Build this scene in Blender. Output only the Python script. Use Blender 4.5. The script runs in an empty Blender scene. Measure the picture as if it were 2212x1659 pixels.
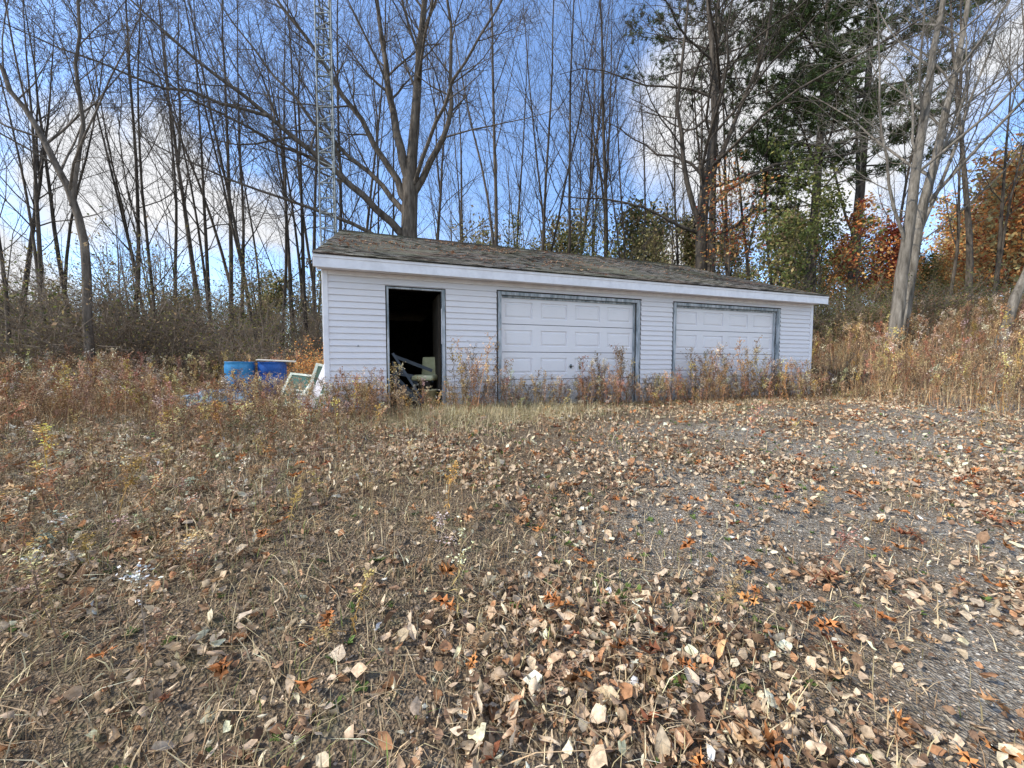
import bpy, math, random
import numpy as np
from mathutils import Vector, Matrix
sc = bpy.context.scene
sc.view_settings.view_transform = 'Standard'
sc.view_settings.look = 'None'
sc.view_settings.exposure = 0
random.seed(7)

# ------------------------------------------------------------ helpers
def link(o):
    sc.collection.objects.link(o); return o

def mk(name, V, faces, mats, col=None, matidx=None, smooth=False, parent=None):
    V = np.asarray(V, dtype=np.float32).reshape(-1, 3)
    me = bpy.data.meshes.new(name)
    me.vertices.add(len(V)); me.vertices.foreach_set("co", V.ravel())
    loops = []; starts = []; off = 0
    for F in faces:
        F = np.asarray(F, dtype=np.int32)
        if F.size == 0: continue
        m, k = F.shape
        loops.append(F.ravel()); starts.append(off + np.arange(m) * k); off += m * k
    loops = np.concatenate(loops).astype(np.int32); starts = np.concatenate(starts).astype(np.int32)
    me.loops.add(len(loops)); me.loops.foreach_set("vertex_index", loops)
    me.polygons.add(len(starts)); me.polygons.foreach_set("loop_start", starts)
    if matidx is not None: me.polygons.foreach_set("material_index", np.asarray(matidx, dtype=np.int32))
    me.polygons.foreach_set("use_smooth", np.full(len(starts), smooth))
    me.update(calc_edges=True)
    if col is not None:
        a = me.color_attributes.new("Col", 'FLOAT_COLOR', 'POINT')
        c = np.ones((len(V), 4), dtype=np.float32); c[:, :3] = col
        a.data.foreach_set("color", c.ravel())
    for m in (mats if isinstance(mats, (list, tuple)) else [mats]): me.materials.append(m)
    o = bpy.data.objects.new(name, me); link(o)
    if parent: o.parent = parent
    return o

def empty(name, loc=(0, 0, 0), rz=0):
    e = bpy.data.objects.new(name, None); link(e)
    e.location = loc; e.rotation_euler = (0, 0, rz); e.empty_display_size = 0.2
    return e

BOXF = [[0, 3, 2, 1], [4, 5, 6, 7], [0, 1, 5, 4], [1, 2, 6, 5], [2, 3, 7, 6], [3, 0, 4, 7]]
def box(name, x0, x1, y0, y1, z0, z1, mat, parent=None, bevel=0.0):
    V = [(x0, y0, z0), (x1, y0, z0), (x1, y1, z0), (x0, y1, z0), (x0, y0, z1), (x1, y0, z1), (x1, y1, z1), (x0, y1, z1)]
    o = mk(name, V, [BOXF], mat, parent=parent)
    if bevel:
        b = o.modifiers.new("b", 'BEVEL'); b.width = bevel; b.segments = 2
    return o

def smooth(a, b, x):
    t = np.clip((x - a) / (b - a), 0, 1); return t * t * (3 - 2 * t)

# building frame
P0 = np.array([-2.92, 6.07]); ANG = math.atan2(0.327, 0.945)
D = np.array([math.cos(ANG), math.sin(ANG)]); N = np.array([-math.sin(ANG), math.cos(ANG)])
LEN = 10.97; DEP = 8.4
def bl(x, y):
    rx = np.asarray(x) - P0[0]; ry = np.asarray(y) - P0[1]
    return rx * D[0] + ry * D[1], rx * N[0] + ry * N[1]

def vn(x, y, s=1.0, ph=0.0):
    x = np.asarray(x) * s; y = np.asarray(y) * s
    return (np.sin(x * 1.3 + 2.1 * np.sin(y * 0.9 + ph) + ph) + np.sin(y * 1.7 + 1.7 * np.sin(x * 1.1 - ph) + 2 * ph)
            + 0.6 * np.sin(x * 2.9 + y * 2.3 + ph * 3) + 0.5 * np.sin(x * 4.7 - y * 5.1 + ph)) / 3.1

def H(x, y):
    x = np.asarray(x, dtype=float); y = np.asarray(y, dtype=float)
    u, q = bl(x, y)
    h = -0.55 * smooth(0.6, 7.4, -q)
    w = np.maximum(0, x - 8) * np.maximum(0, y - 7)
    h = h + 2.6 * (1 - np.exp(-w * 0.085 / 2.6))
    inb = smooth(0.0, 1.5, np.maximum(np.maximum(-u, u - LEN), np.maximum(-q, q - DEP)))
    h = h + 0.05 * vn(x, y, 0.7) * inb + 0.018 * vn(x, y, 3.1, 1.0) * inb
    far = np.sqrt(x * x + y * y)
    h = h + 0.6 * vn(x, y, 0.05, 2.0) * smooth(25, 80, far)
    h = h + 9 * smooth(40, 110, x + 0.4 * y) * smooth(-10, 30, y)
    return h

# ------------------------------------------------------------ materials
def newmat(name):
    m = bpy.data.materials.new(name); m.use_nodes = True
    nt = m.node_tree; nt.nodes.clear()
    out = nt.nodes.new('ShaderNodeOutputMaterial')
    b = nt.nodes.new('ShaderNodeBsdfPrincipled'); b.inputs['Roughness'].default_value = 0.85
    b.inputs['Specular IOR Level'].default_value = 0.25
    nt.links.new(b.outputs[0], out.inputs[0])
    return m, nt, b, out

def noise(nt, scale, detail=4, rough=0.6, vec=None, dist=0.0):
    n = nt.nodes.new('ShaderNodeTexNoise'); n.inputs['Scale'].default_value = scale
    n.inputs['Detail'].default_value = detail; n.inputs['Roughness'].default_value = rough
    n.inputs['Distortion'].default_value = dist
    if vec is not None: nt.links.new(vec, n.inputs['Vector'])
    return n
def ramp(nt, fac, stops):
    r = nt.nodes.new('ShaderNodeValToRGB'); nt.links.new(fac, r.inputs[0])
    els = r.color_ramp.elements
    while len(els) < len(stops): els.new(0.5)
    for e, (p, c) in zip(els, stops):
        e.position = p; e.color = (c[0], c[1], c[2], 1) if hasattr(c, '__len__') else (c, c, c, 1)
    return r
def mixc(nt, fac, a, b, mode='MIX'):
    m = nt.nodes.new('ShaderNodeMix'); m.data_type = 'RGBA'; m.blend_type = mode
    for s, i in ((fac, 0), (a, 6), (b, 7)):
        if isinstance(s, (int, float)): m.inputs[i].default_value = s
        elif isinstance(s, (tuple, list)): m.inputs[i].default_value = (*s, 1)
        else: nt.links.new(s, m.inputs[i])
    return m.outputs[2]
def coords(nt, kind='Object', scale=(1, 1, 1)):
    t = nt.nodes.new('ShaderNodeTexCoord'); mp = nt.nodes.new('ShaderNodeMapping')
    mp.inputs['Scale'].default_value = scale
    nt.links.new(t.outputs[kind], mp.inputs[0]); return mp.outputs[0]
def bump(nt, b, h, strength=0.5, dist=0.02):
    n = nt.nodes.new('ShaderNodeBump'); n.inputs['Strength'].default_value = strength
    n.inputs['Distance'].default_value = dist
    nt.links.new(h, n.inputs['Height']); nt.links.new(n.outputs[0], b.inputs['Normal'])

def simple(name, c1, c2, scale=8, rough=0.8, stretch=(1, 1, 1), bs=0.2, lo=0.35, hi=0.65, metal=0.0):
    m, nt, b, _ = newmat(name)
    n = noise(nt, scale, vec=coords(nt, scale=stretch))
    r = ramp(nt, n.outputs['Fac'], [(lo, c1), (hi, c2)])
    nt.links.new(r.outputs[0], b.inputs['Base Color'])
    b.inputs['Roughness'].default_value = rough; b.inputs['Metallic'].default_value = metal
    if bs: bump(nt, b, n.outputs['Fac'], bs, 0.01)
    return m

def barkmat(name, c1, c2, c3, bmp=True):
    m, nt, b, _ = newmat(name)
    n = noise(nt, 9, vec=coords(nt, scale=(1, 1, 0.16)), detail=5 if bmp else 3, rough=0.7)
    r = ramp(nt, n.outputs['Fac'], [(0.35, c1), (0.6, c2), (.75, c3)])
    c = r.outputs[0]
    oi = nt.nodes.new('ShaderNodeObjectInfo')
    mr = nt.nodes.new('ShaderNodeMapRange'); mr.inputs[3].default_value = 0.65; mr.inputs[4].default_value = 1.25
    nt.links.new(oi.outputs['Random'], mr.inputs[0])
    v = nt.nodes.new('ShaderNodeVectorMath'); v.operation = 'SCALE'
    nt.links.new(c, v.inputs[0]); nt.links.new(mr.outputs[0], v.inputs['Scale'])
    nt.links.new(v.outputs[0], b.inputs['Base Color']); b.inputs['Roughness'].default_value = 0.95
    if bmp: bump(nt, b, n.outputs['Fac'], 0.8, 0.03)
    return m

def vcmat(name, transl=0.3, rough=0.8, noisy=True, gain=1.0):
    m, nt, b, out = newmat(name)
    a = nt.nodes.new('ShaderNodeAttribute'); a.attribute_name = "Col"
    c = a.outputs['Color']
    if noisy:
        n = noise(nt, 60, vec=coords(nt), detail=2)
        r = ramp(nt, n.outputs['Fac'], [(0.3, 0.6 * gain), (0.7, 1.2 * gain)])
        c = mixc(nt, 1.0, c, r.outputs[0], 'MULTIPLY')
    nt.links.new(c, b.inputs['Base Color']); b.inputs['Roughness'].default_value = rough
    if transl:
        t = nt.nodes.new('ShaderNodeBsdfTranslucent'); nt.links.new(c, t.inputs[0])
        ms = nt.nodes.new('ShaderNodeMixShader'); ms.inputs[0].default_value = transl
        nt.links.new(b.outputs[0], ms.inputs[1]); nt.links.new(t.outputs[0], ms.inputs[2])
        nt.links.new(ms.outputs[0], out.inputs[0])
    return m

M_barkh = barkmat("bark_gray_brown", (0.045, 0.037, 0.029), (0.15, 0.125, 0.1), (.24, .21, .17))
M_bark = barkmat("bark_twigs", (0.04, 0.033, 0.026), (0.125, 0.102, 0.08), (.2, .17, .135), False)
M_barkl = barkmat("bark_light", (0.09, 0.078, 0.062), (0.27, 0.24, 0.2), (0.42, 0.39, 0.34))
M_leafvc = vcmat("dry_leaf", 0.22)
M_green = vcmat("foliage", 0.35, noisy=False)
M_needle = vcmat("needles", 0.0, noisy=False)
M_weed = vcmat("dry_weed", 0.0, noisy=False)
M_stone = vcmat("gravel_stone", 0.0, noisy=False)

def siding_mat(name, base):
    m, nt, b, _ = newmat(name)
    co = coords(nt)
    n = noise(nt, 1.7, vec=co, detail=4)
    n2 = noise(nt, 14, vec=coords(nt, scale=(0.25, 1, 3)), detail=5, rough=0.7)
    c = mixc(nt, n.outputs['Fac'], base, tuple(v * 0.88 for v in base))
    r = ramp(nt, n2.outputs['Fac'], [(0.55, 0), (0.8, 0.3)])
    c = mixc(nt, r.outputs[0], c, (0.45, 0.45, 0.42))
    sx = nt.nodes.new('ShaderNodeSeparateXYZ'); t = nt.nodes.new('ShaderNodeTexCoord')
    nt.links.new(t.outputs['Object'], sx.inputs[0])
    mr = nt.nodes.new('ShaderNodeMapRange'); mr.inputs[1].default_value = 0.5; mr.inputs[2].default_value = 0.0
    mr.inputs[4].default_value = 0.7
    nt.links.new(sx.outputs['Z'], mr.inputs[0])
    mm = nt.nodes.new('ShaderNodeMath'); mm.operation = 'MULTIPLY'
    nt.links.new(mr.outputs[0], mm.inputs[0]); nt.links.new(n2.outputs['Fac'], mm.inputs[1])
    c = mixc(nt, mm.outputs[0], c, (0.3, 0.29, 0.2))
    nt.links.new(c, b.inputs['Base Color']); b.inputs['Roughness'].default_value = 0.5
    return m
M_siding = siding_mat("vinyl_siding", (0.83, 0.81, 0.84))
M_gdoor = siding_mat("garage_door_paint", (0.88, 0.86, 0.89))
M_white = simple("white_trim", (0.76, 0.75, 0.78), (0.89, 0.88, 0.91), 5, 0.5, bs=0.05)
M_trim = simple("weathered_blue_gray_trim", (0.2, 0.24, 0.265), (0.56, 0.59, 0.63), 14, 0.75, (1, 1, 0.2), 0.3, .36, .64)
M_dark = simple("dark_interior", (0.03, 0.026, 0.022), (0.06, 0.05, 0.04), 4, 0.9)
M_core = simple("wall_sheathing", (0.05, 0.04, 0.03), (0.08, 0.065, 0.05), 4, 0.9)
M_slab = simple("concrete_slab", (0.08, 0.075, 0.07), (0.14, 0.13, 0.12), 4, 0.9)
M_metal = simple("galvanized_steel", (0.09, 0.11, 0.11), (0.34, 0.37, 0.38), 6, 0.6)
M_blk = simple("black_hardware", (0.02, 0.018, 0.016), (0.06, 0.045, 0.035), 20, 0.6)
M_wood = simple("old_planks", (0.05, 0.065, 0.085), (0.15, 0.17, 0.2), 10, 0.85, (1, 1, 0.15))

def roofmat():
    m, nt, b, _ = newmat("asphalt_shingles")
    t = nt.nodes.new('ShaderNodeUVMap'); t.uv_map = "UV"
    br = nt.nodes.new('ShaderNodeTexBrick'); nt.links.new(t.outputs[0], br.inputs['Vector'])
    br.inputs['Scale'].default_value = 1.0; br.inputs['Brick Width'].default_value = 0.3
    br.inputs['Row Height'].default_value = 0.14; br.inputs['Mortar Size'].default_value = 0.007
    br.inputs['Color1'].default_value = (0.37, 0.35, 0.31, 1); br.inputs['Color2'].default_value = (0.21, 0.195, 0.175, 1)
    br.inputs['Mortar'].default_value = (0.055, 0.05, 0.044, 1)
    n = noise(nt, 1.2, vec=coords(nt, scale=(0.5, 1, 1)), detail=6)
    n2 = noise(nt, 28, vec=coords(nt), detail=4)
    r = ramp(nt, n.outputs['Fac'], [(0.42, 0), (0.65, 0.5)])
    c = mixc(nt, r.outputs[0], br.outputs['Color'], (0.24, 0.235, 0.15))
    n3 = noise(nt, 2.1, vec=coords(nt, scale=(0.4, 1, 1)), detail=6)
    r3 = ramp(nt, n3.outputs['Fac'], [(0.5, 0), (0.7, 0.6)])
    c = mixc(nt, r3.outputs[0], c, (0.23, 0.14, 0.1))
    r2 = ramp(nt, n2.outputs['Fac'], [(0.3, 0.5), (0.7, 1.35)])
    c = mixc(nt, 1.0, c, r2.outputs[0], 'MULTIPLY')
    nt.links.new(c, b.inputs['Base Color']); b.inputs['Roughness'].default_value = 0.95
    bump(nt, b, n2.outputs['Fac'], 0.6, 0.012)
    return m
M_roof = roofmat()

def groundmat():
    m, nt, b, _ = newmat("ground_soil_gravel")
    co = coords(nt)
    n2 = noise(nt, 7, vec=co, detail=5, rough=0.7); n3 = noise(nt, 45, vec=co, detail=4, rough=0.7)
    vo = nt.nodes.new('ShaderNodeTexVoronoi'); vo.inputs['Scale'].default_value = 75; nt.links.new(co, vo.inputs['Vector'])
    sv = nt.nodes.new('ShaderNodeSeparateColor'); nt.links.new(vo.outputs['Color'], sv.inputs[0])
    hs = ramp(nt, sv.outputs[0], [(0.0, (0.11, 0.09, 0.068)), (0.5, (0.28, 0.245, 0.195)), (1.0, (0.5, 0.46, 0.38))])
    soil = ramp(nt, n3.outputs['Fac'], [(0.3, (0.045, 0.032, 0.021)), (0.5, (0.17, 0.125, 0.08)), (0.72, (0.4, 0.31, 0.21))])
    a = nt.nodes.new('ShaderNodeAttribute'); a.attribute_name = "Col"
    sp = nt.nodes.new('ShaderNodeSeparateColor'); nt.links.new(a.outputs['Color'], sp.inputs[0])
    mm = nt.nodes.new('ShaderNodeMath'); mm.operation = 'MULTIPLY_ADD'
    nt.links.new(n2.outputs['Fac'], mm.inputs[0]); mm.inputs[1].default_value = 1.5
    ad = nt.nodes.new('ShaderNodeMath'); ad.operation = 'SUBTRACT'; nt.links.new(sp.outputs[0], ad.inputs[0]); ad.inputs[1].default_value = 0.85
    nt.links.new(ad.outputs[0], mm.inputs[2]); mm.use_clamp = True
    c = mixc(nt, mm.outputs[0], soil.outputs[0], hs.outputs[0])
    rg = ramp(nt, n2.outputs['Fac'], [(0.52, 0), (0.66, 0.5)])
    mg = nt.nodes.new('ShaderNodeMath'); mg.operation = 'MULTIPLY'
    nt.links.new(rg.outputs[0], mg.inputs[0]); nt.links.new(sp.outputs[1], mg.inputs[1])
    c = mixc(nt, mg.outputs[0], c, (0.1, 0.105, 0.042))
    nt.links.new(c, b.inputs['Base Color']); b.inputs['Roughness'].default_value = 0.95
    add = nt.nodes.new('ShaderNodeMath'); add.operation = 'ADD'
    nt.links.new(n3.outputs['Fac'], add.inputs[0]); nt.links.new(vo.outputs['Distance'], add.inputs[1])
    bump(nt, b, add.outputs[0], 1.0, 0.02)
    return m
M_ground = groundmat()

def gravel(x, y):
    c = smooth(-.9, 1.6, x - 0.15 * y + 0.6 * vn(x, y, 1.1, 0.4))
    u, q = bl(x, y)
    c = c * smooth(-1.1, -2.6, q + 0.5 * vn(x, y, 0.9, 3)) * (.5 + .5 * smooth(-.5, .2, vn(x, y, 1.7, 6)))
    return c

# ------------------------------------------------------------ ground
ax = np.concatenate([-np.geomspace(700, 14.5, 45), np.arange(-14.2, 14.3, 0.14), np.geomspace(14.5, 700, 45)])
ay = np.concatenate([-np.geomspace(700, 4.5, 30), np.arange(-4.2, 24, 0.16), np.geomspace(24.3, 900, 50)])
GX, GY = np.meshgrid(ax, ay)
GZ = H(GX, GY)
nx, ny = len(ax), len(ay)
idx = np.arange(nx * ny).reshape(ny, nx)
F = np.stack([idx[:-1, :-1], idx[:-1, 1:], idx[1:, 1:], idx[1:, :-1]], -1).reshape(-1, 4)
gc = np.zeros((nx * ny, 3)); gc[:, 0] = gravel(GX.ravel(), GY.ravel()); gc[:, 1] = 1 - 0.7 * gc[:, 0]
mk("ground", np.stack([GX, GY, GZ], -1), [F], M_ground, col=gc, smooth=True)

# ------------------------------------------------------------ tubes / trees
class Tree:
    def __init__(s): s.g = {}; s.tips = []
    def add(s, pts, rad, k):
        s.g.setdefault((len(pts), k), []).append((pts, rad))
    def mesh(s):
        Vs = []; Fs = []; off = 0
        for (n, k), L in s.g.items():
            P = np.array([a for a, _ in L]); R = np.array([b for _, b in L]); m = len(L)
            T = np.gradient(P, axis=1); T /= np.linalg.norm(T, axis=2, keepdims=True) + 1e-9
            mean = T.mean(1); ref = np.where(np.abs(mean[:, 2:3]) < 0.8, np.array([[0, 0, 1.0]]), np.array([[1.0, 0, 0]]))
            A = np.cross(T, ref[:, None, :]); A /= np.linalg.norm(A, axis=2, keepdims=True) + 1e-9
            B = np.cross(T, A)
            an = np.arange(k) * 2 * math.pi / k
            V = P[:, :, None, :] + R[:, :, None, None] * (np.cos(an)[None, None, :, None] * A[:, :, None, :] + np.sin(an)[None, None, :, None] * B[:, :, None, :])
            Vs.append(V.reshape(-1, 3))
            ii = off + np.arange(m * n * k).reshape(m, n, k)
            j = np.roll(ii, -1, axis=2)
            Fs.append(np.stack([ii[:, :-1], j[:, :-1], j[:, 1:], ii[:, 1:]], -1).reshape(-1, 4))
            off += m * n * k
        return np.concatenate(Vs), np.concatenate(Fs)

def nrm(v): return v / (np.linalg.norm(v) + 1e-9)
def path(rng, p, d, L, n, wander, up):
    pts = [p]; d = nrm(d); st = L / (n - 1)
    W = rng.normal(0, wander, (n, 3))
    for i in range(n - 1):
        d = d + W[i]; d[2] += up
        d = nrm(d); p = p + d * st; pts.append(p)
    return np.array(pts)

def grow(T, rng, pts, r0, r1, lv, P):
    n = len(pts); k = P['k'][lv]
    tt = np.linspace(0, 1, n)
    rad = r0 + (r1 - r0) * tt ** P.get('pw', 0.85)
    if lv == 0 and P.get('_base', True):
        rad = rad.copy(); rad[0] *= 1.35
    T.add(pts, rad, k)
    T.tips.append((pts[-1], lv))
    if lv >= P['max']: return
    seg = np.linalg.norm(np.diff(pts, axis=0), axis=1).sum()
    nc = P['n'][lv]; nc = max(1, int(nc * rng.uniform(0.8, 1.2)))
    ts = P['t0'][lv] + (1 - P['t0'][lv]) * (np.arange(nc) + rng.random(nc)) / nc
    az = rng.uniform(0, 2 * math.pi)
    for t in ts:
        f = t * (n - 1); i = min(int(f), n - 2); fr = f - i
        p = pts[i] * (1 - fr) + pts[i + 1] * fr
        tg = nrm(pts[i + 1] - pts[i])
        ref = np.array([0, 0, 1.0]) if abs(tg[2]) < 0.8 else np.array([1.0, 0, 0])
        A = nrm(np.cross(tg, ref)); B = np.cross(tg, A)
        az += 2.4 + rng.normal(0, 0.4)
        an = math.radians(P['ang'][lv]) * rng.uniform(0.7, 1.25)
        d = tg * math.cos(an) + (A * math.cos(az) + B * math.sin(az)) * math.sin(an)
        rr = rad[i] * (1 - fr) + rad[i + 1] * fr
        L = seg * P['lr'][lv] * (1.15 - P.get('taper', 0.7) * t) * rng.uniform(0.6, 1.25)
        cr = max(min(rr * P['rr'][lv] * rng.uniform(0.8, 1.1), L * P.get('slim', 0.02)), P['rmin'])
        cp = path(rng, p, d, L, P['pn'][lv], P['w'][lv], P['up'][lv])
        grow(T, rng, cp, cr, max(cr * 0.25, P['rmin'] * 0.7), lv + 1, P)

FOREST = dict(max=3, k=[6, 4, 3, 3], n=[19, 8, 5], t0=[0.22, 0.15, 0.15], ang=[38, 38, 38], lr=[0.34, 0.45, 0.5],
              rr=[0.42, 0.6, 0.6], rmin=0.0045, pn=[7, 5, 4], w=[0.11, 0.14, 0.16], up=[0.09, 0.05, 0.03], taper=0.75)
def forest_tree(seed, h, r, lean=(0, 0), bare=0.25, **kw):
    rng = np.random.default_rng(seed); T = Tree(); P = dict(FOREST); P.update(kw)
    P['t0'] = [bare] + P['t0'][1:]
    d = np.array([lean[0] + rng.normal(0, .03), lean[1], 1.0])
    pts = path(rng, np.array([0, 0, -0.25]), d, h, 14, 0.025, 0.05)
    if rng.random() < 0.6:
        i = int(rng.integers(2, 8)); dd = nrm(pts[i + 1] - pts[i]) + np.append(rng.normal(0, 0.13, 2), 0)
        fk = path(rng, pts[i], dd, h * (1 - i / 13) * 0.95, 10, 0.04, 0.06)
        P2 = dict(P); P2['n'] = [12] + P['n'][1:]; P2['t0'] = [0.2] + P['t0'][1:]; P2['_base'] = False
        grow(T, rng, fk, r * 0.7 * (1 - i / 18), 0.012, 0, P2)
    grow(T, rng, pts, r, 0.012, 0, P)
    return T

def tree_obj(name, T, mat, loc, leaves=None, lmat=None, **k):
    V, F = T.mesh()
    faces = [F]; mats = [mat]; mi = None; col = None
    if leaves is not None:
        LV, LF, LC = leaves
        col = np.concatenate([np.ones((len(V), 3)), LC])
        faces.append(LF + len(V)); mi = np.concatenate([np.zeros(len(F)), np.ones(len(LF))])
        V = np.concatenate([V, LV]); mats.append(lmat)
    o = mk(name, V, faces, mats, col=col, matidx=mi, smooth=True)
    o.location = (loc[0], loc[1], float(H(loc[0], loc[1])) if len(loc) < 3 else loc[2])
    return o

def leaf_quads(rng, C, size, cols, jit=0.15):
    m = len(C); s = size * rng.uniform(0.6, 1.3, (m, 1))
    a = rng.normal(size=(m, 3)); a /= np.linalg.norm(a, axis=1, keepdims=True)
    b = np.cross(a, rng.normal(size=(m, 3))); b /= np.linalg.norm(b, axis=1, keepdims=True)
    V = np.stack([C - a * s, C + b * s * 0.55, C + a * s, C - b * s * 0.55], 1).reshape(-1, 3)
    F = np.arange(m * 4).reshape(m, 4)
    cols = np.array(cols); c = cols[rng.integers(0, len(cols), m)] * rng.uniform(1 - jit * 3, 1 + jit * 3, (m, 1))
    return V, F, np.repeat(np.clip(c, 0.005, 1), 4, axis=0)

def leafy(T, rng, per, spread, size, cols, minlv=2, keep=1.0):
    tips = np.array([p for p, l in T.tips if l >= minlv])
    if keep < 1: tips = tips[rng.random(len(tips)) < keep]
    C = np.repeat(tips, per, axis=0) + rng.normal(0, spread, (len(tips) * per, 3))
    return leaf_quads(rng, C, size, cols)

variants = []
for i in range(7):
    T = forest_tree(100 + i, 20 + (i % 3) * 1.5, 0.10 + 0.02 * (i % 4), bare=0.22 + 0.07 * (i % 4))
    V, F = T.mesh(); variants.append((V, F))
meshes = []
def inst(me, name, x, y, s, rz, parent=None, dz=0.0, tilt=0.035):
    o = bpy.data.objects.new(name, me); link(o)
    o.location = (x, y, float(H(x, y)) + dz); o.scale = (s, s, s)
    o.rotation_euler = (random.uniform(-tilt, tilt), random.uniform(-tilt, tilt), rz)
    if parent: o.parent = parent
    return o
for i, (V, F) in enumerate(variants):
    o = mk("tmp", V, [F], M_bark, smooth=True); me = o.data; me.name = "bare_tree_mesh_%d" % i
    bpy.data.objects.remove(o); meshes.append(me)

R2 = random.Random(11)
def inb(x, y, m=0.8):
    u, q = bl(x, y); return -m < u < LEN + m and -m < q < DEP + m
near = [(-1.31, 12, .65), (-1.27, 17, .8), (-1.2, 15, .75), (-1.12, 18, .85), (-0.99, 16, .85), (-0.93, 20, .9), (-0.915, 15, .8), (-0.86, 19, .95), (-.81, 22, 1.0), (-.77, 17, .8), (-0.73, 18, .9), (-0.70, 22, 1.0),
        (-0.655, 16.5, .85), (-0.64, 21, .9), (-0.60, 19, .95), (-0.565, 23, 1.0), (-0.53, 18, .85), (-0.50, 22, 1.05), (-0.46, 19, .9), (-0.40, 21, 1.0), (-0.35, 24, 1.1), (-0.31, 20, .95), (-0.2, 22, .95), (-.12, 24, 1.0), (-0.05, 20, 1.0), (.02, 23, 1.0), (0.065, 21, 1.0),
        (0.095, 24, 1.05), (0.125, 20.5, 1.3), (0.155, 22, 1.0), (.2, 24, 1.0), (0.235, 21, 1.0), (0.26, 23, 1.1), (.3, 21.5, .9), (0.33, 23, .95), (0.42, 22, 1.0), (.51, 21, .9), (0.56, 22, 1.0),
        (0.62, 25, 1.05), (0.68, 21, .8), (0.90, 22, 1.0), (.97, 19, .9), (1.12, 18, .8), (1.17, 15.5, .75), (1.24, 20, .85), (1.36, 17, .8)]
for i, (t, d, s) in enumerate(near):
    inst(meshes[(i * 3) % 7], "bare_tree", t * d, d, s * R2.uniform(.92, 1.08), R2.uniform(0, 6.28))
far = empty("distant_tree_line")
for i in range(66):
    d = R2.uniform(27, 55); t = R2.uniform(-1.6, 1.6)
    x = t * d
    inst(meshes[R2.randrange(7)], "bare_tree_part", x, d, R2.uniform(.55, .9), R2.uniform(0, 6.28), far)
for i in range(12):
    x = R2.choice([-1, 1]) * R2.uniform(24, 45); y = R2.uniform(-5, 10)
    inst(meshes[R2.randrange(7)], "bare_tree_part", x, y, R2.uniform(.6, .8), R2.uniform(0, 6.28), far)

def hero(name, limbs, P, mat, seed, loc, jit=.04):
    rng = np.random.default_rng(seed); T = Tree()
    for li, (pts, r0, r1, kw) in enumerate(limbs):
        pts = np.array(pts, dtype=float) - np.array([loc[0], loc[1], loc[2]])
        n = len(pts); q = []
        for i in range(n - 1):
            a = pts[max(i - 1, 0)]; b = pts[i]; c = pts[i + 1]; d = pts[min(i + 2, n - 1)]
            for t in np.arange(0, 1, 1 / 3):
                q.append(0.5 * ((2 * b) + (-a + c) * t + (2 * a - 5 * b + 4 * c - d) * t * t + (-a + 3 * b - 3 * c + d) * t ** 3))
        q.append(pts[-1]); q = np.array(q); q[1:-1] += rng.normal(0, jit, (len(q) - 2, 3))
        Q = dict(P); Q.update(kw); Q['_base'] = (li == 0)
        grow(T, rng, q, r0, r1, 0, Q)
    return tree_obj(name, T, mat, loc)
HP = dict(max=3, k=[9, 5, 3, 3], n=[16, 11, 8], t0=[0.3, 0.12, 0.1], ang=[46, 40, 36], lr=[0.42, 0.42, 0.45],
          rr=[0.42, 0.55, 0.6], rmin=0.005, pn=[8, 6, 4], w=[0.10, 0.11, 0.13], up=[0.05, 0.05, 0.03], taper=0.6, pw=0.9)
Y = 15.5
limbs = [
    ([(-4.0, Y, -.3), (-4.02, Y, 3), (-4.0, Y, 6.1), (-4.03, Y, 8.0)], .36, .29, dict(n=[2, 8, 6], t0=[.7, .1, .1])),
    ([(-4.03, Y, 7.9), (-4.4, Y, 9.3), (-4.87, Y + .3, 11.4), (-5.15, Y + .5, 13.6), (-5.7, Y + .6, 17.5), (-6, Y + .6, 20)], .21, .02, {}),
    ([(-4.03, Y, 7.9), (-3.84, Y, 9.9), (-3.6, Y, 12.1), (-3.4, Y - .3, 14.5), (-3.2, Y - .5, 18.3), (-3.1, Y - .5, 21)], .24, .02, {}),
    ([(-4.0, Y, 7.3), (-3.2, Y - .2, 8.56), (-2.44, Y - .4, 9.87), (-2.26, Y - .6, 12.1), (-2.44, Y - .8, 15.5), (-2.2, Y - 1, 18.5)], .15, .015, {}),
    ([(-4.1, Y, 5.7), (-5.2, Y - .4, 6.7), (-6.6, Y - .9, 8.0), (-8.6, Y - 1.5, 9.5), (-10.6, Y - 2.1, 11.0), (-12.8, Y - 2.6, 13.0)], .17, .02, dict(n=[22, 11, 8])),
    ([(-4.15, Y, 7.2), (-4.9, Y, 8.6), (-6.3, Y - .5, 10.9), (-8.2, Y - 1, 13.5), (-9.8, Y - 1.2, 16)], .16, .02, dict(n=[20, 11, 8])),
    ([(-4.1, Y, 6.6), (-5.2, Y + .3, 7.9), (-7.2, Y + .5, 9.8), (-9.5, Y + .5, 12.3), (-11.5, Y + .3, 15)], .13, .02, dict(n=[20, 11, 8])),
    ([(-4.1, Y, 5.2), (-5.3, Y - .6, 5.7), (-7.2, Y - 1.5, 6.3), (-9.4, Y - 2.5, 6.9), (-11.6, Y - 3.2, 7.9)], .10, .012, dict(n=[18, 9, 8])),
    ([(-3.95, Y, 7.6), (-3.1, Y - .8, 9.0), (-2.0, Y - 1.8, 10.4), (-0.6, Y - 2.6, 12.0), (0.8, Y - 3, 14)], .09, .015, {}),
    ([(-6.6, Y - .9, 8.0), (-8.0, Y - 2.0, 8.3), (-9.8, Y - 3.2, 8.9), (-11.5, Y - 4.4, 10)], .07, .01, dict(n=[16, 9, 7])),
    ([(-8.6, Y - 1.5, 9.5), (-10.4, Y - 2.5, 9.6), (-12.4, Y - 3.5, 9.8), (-14.5, Y - 4.4, 10.4)], .06, .01, dict(n=[16, 9, 7])),
]
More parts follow.
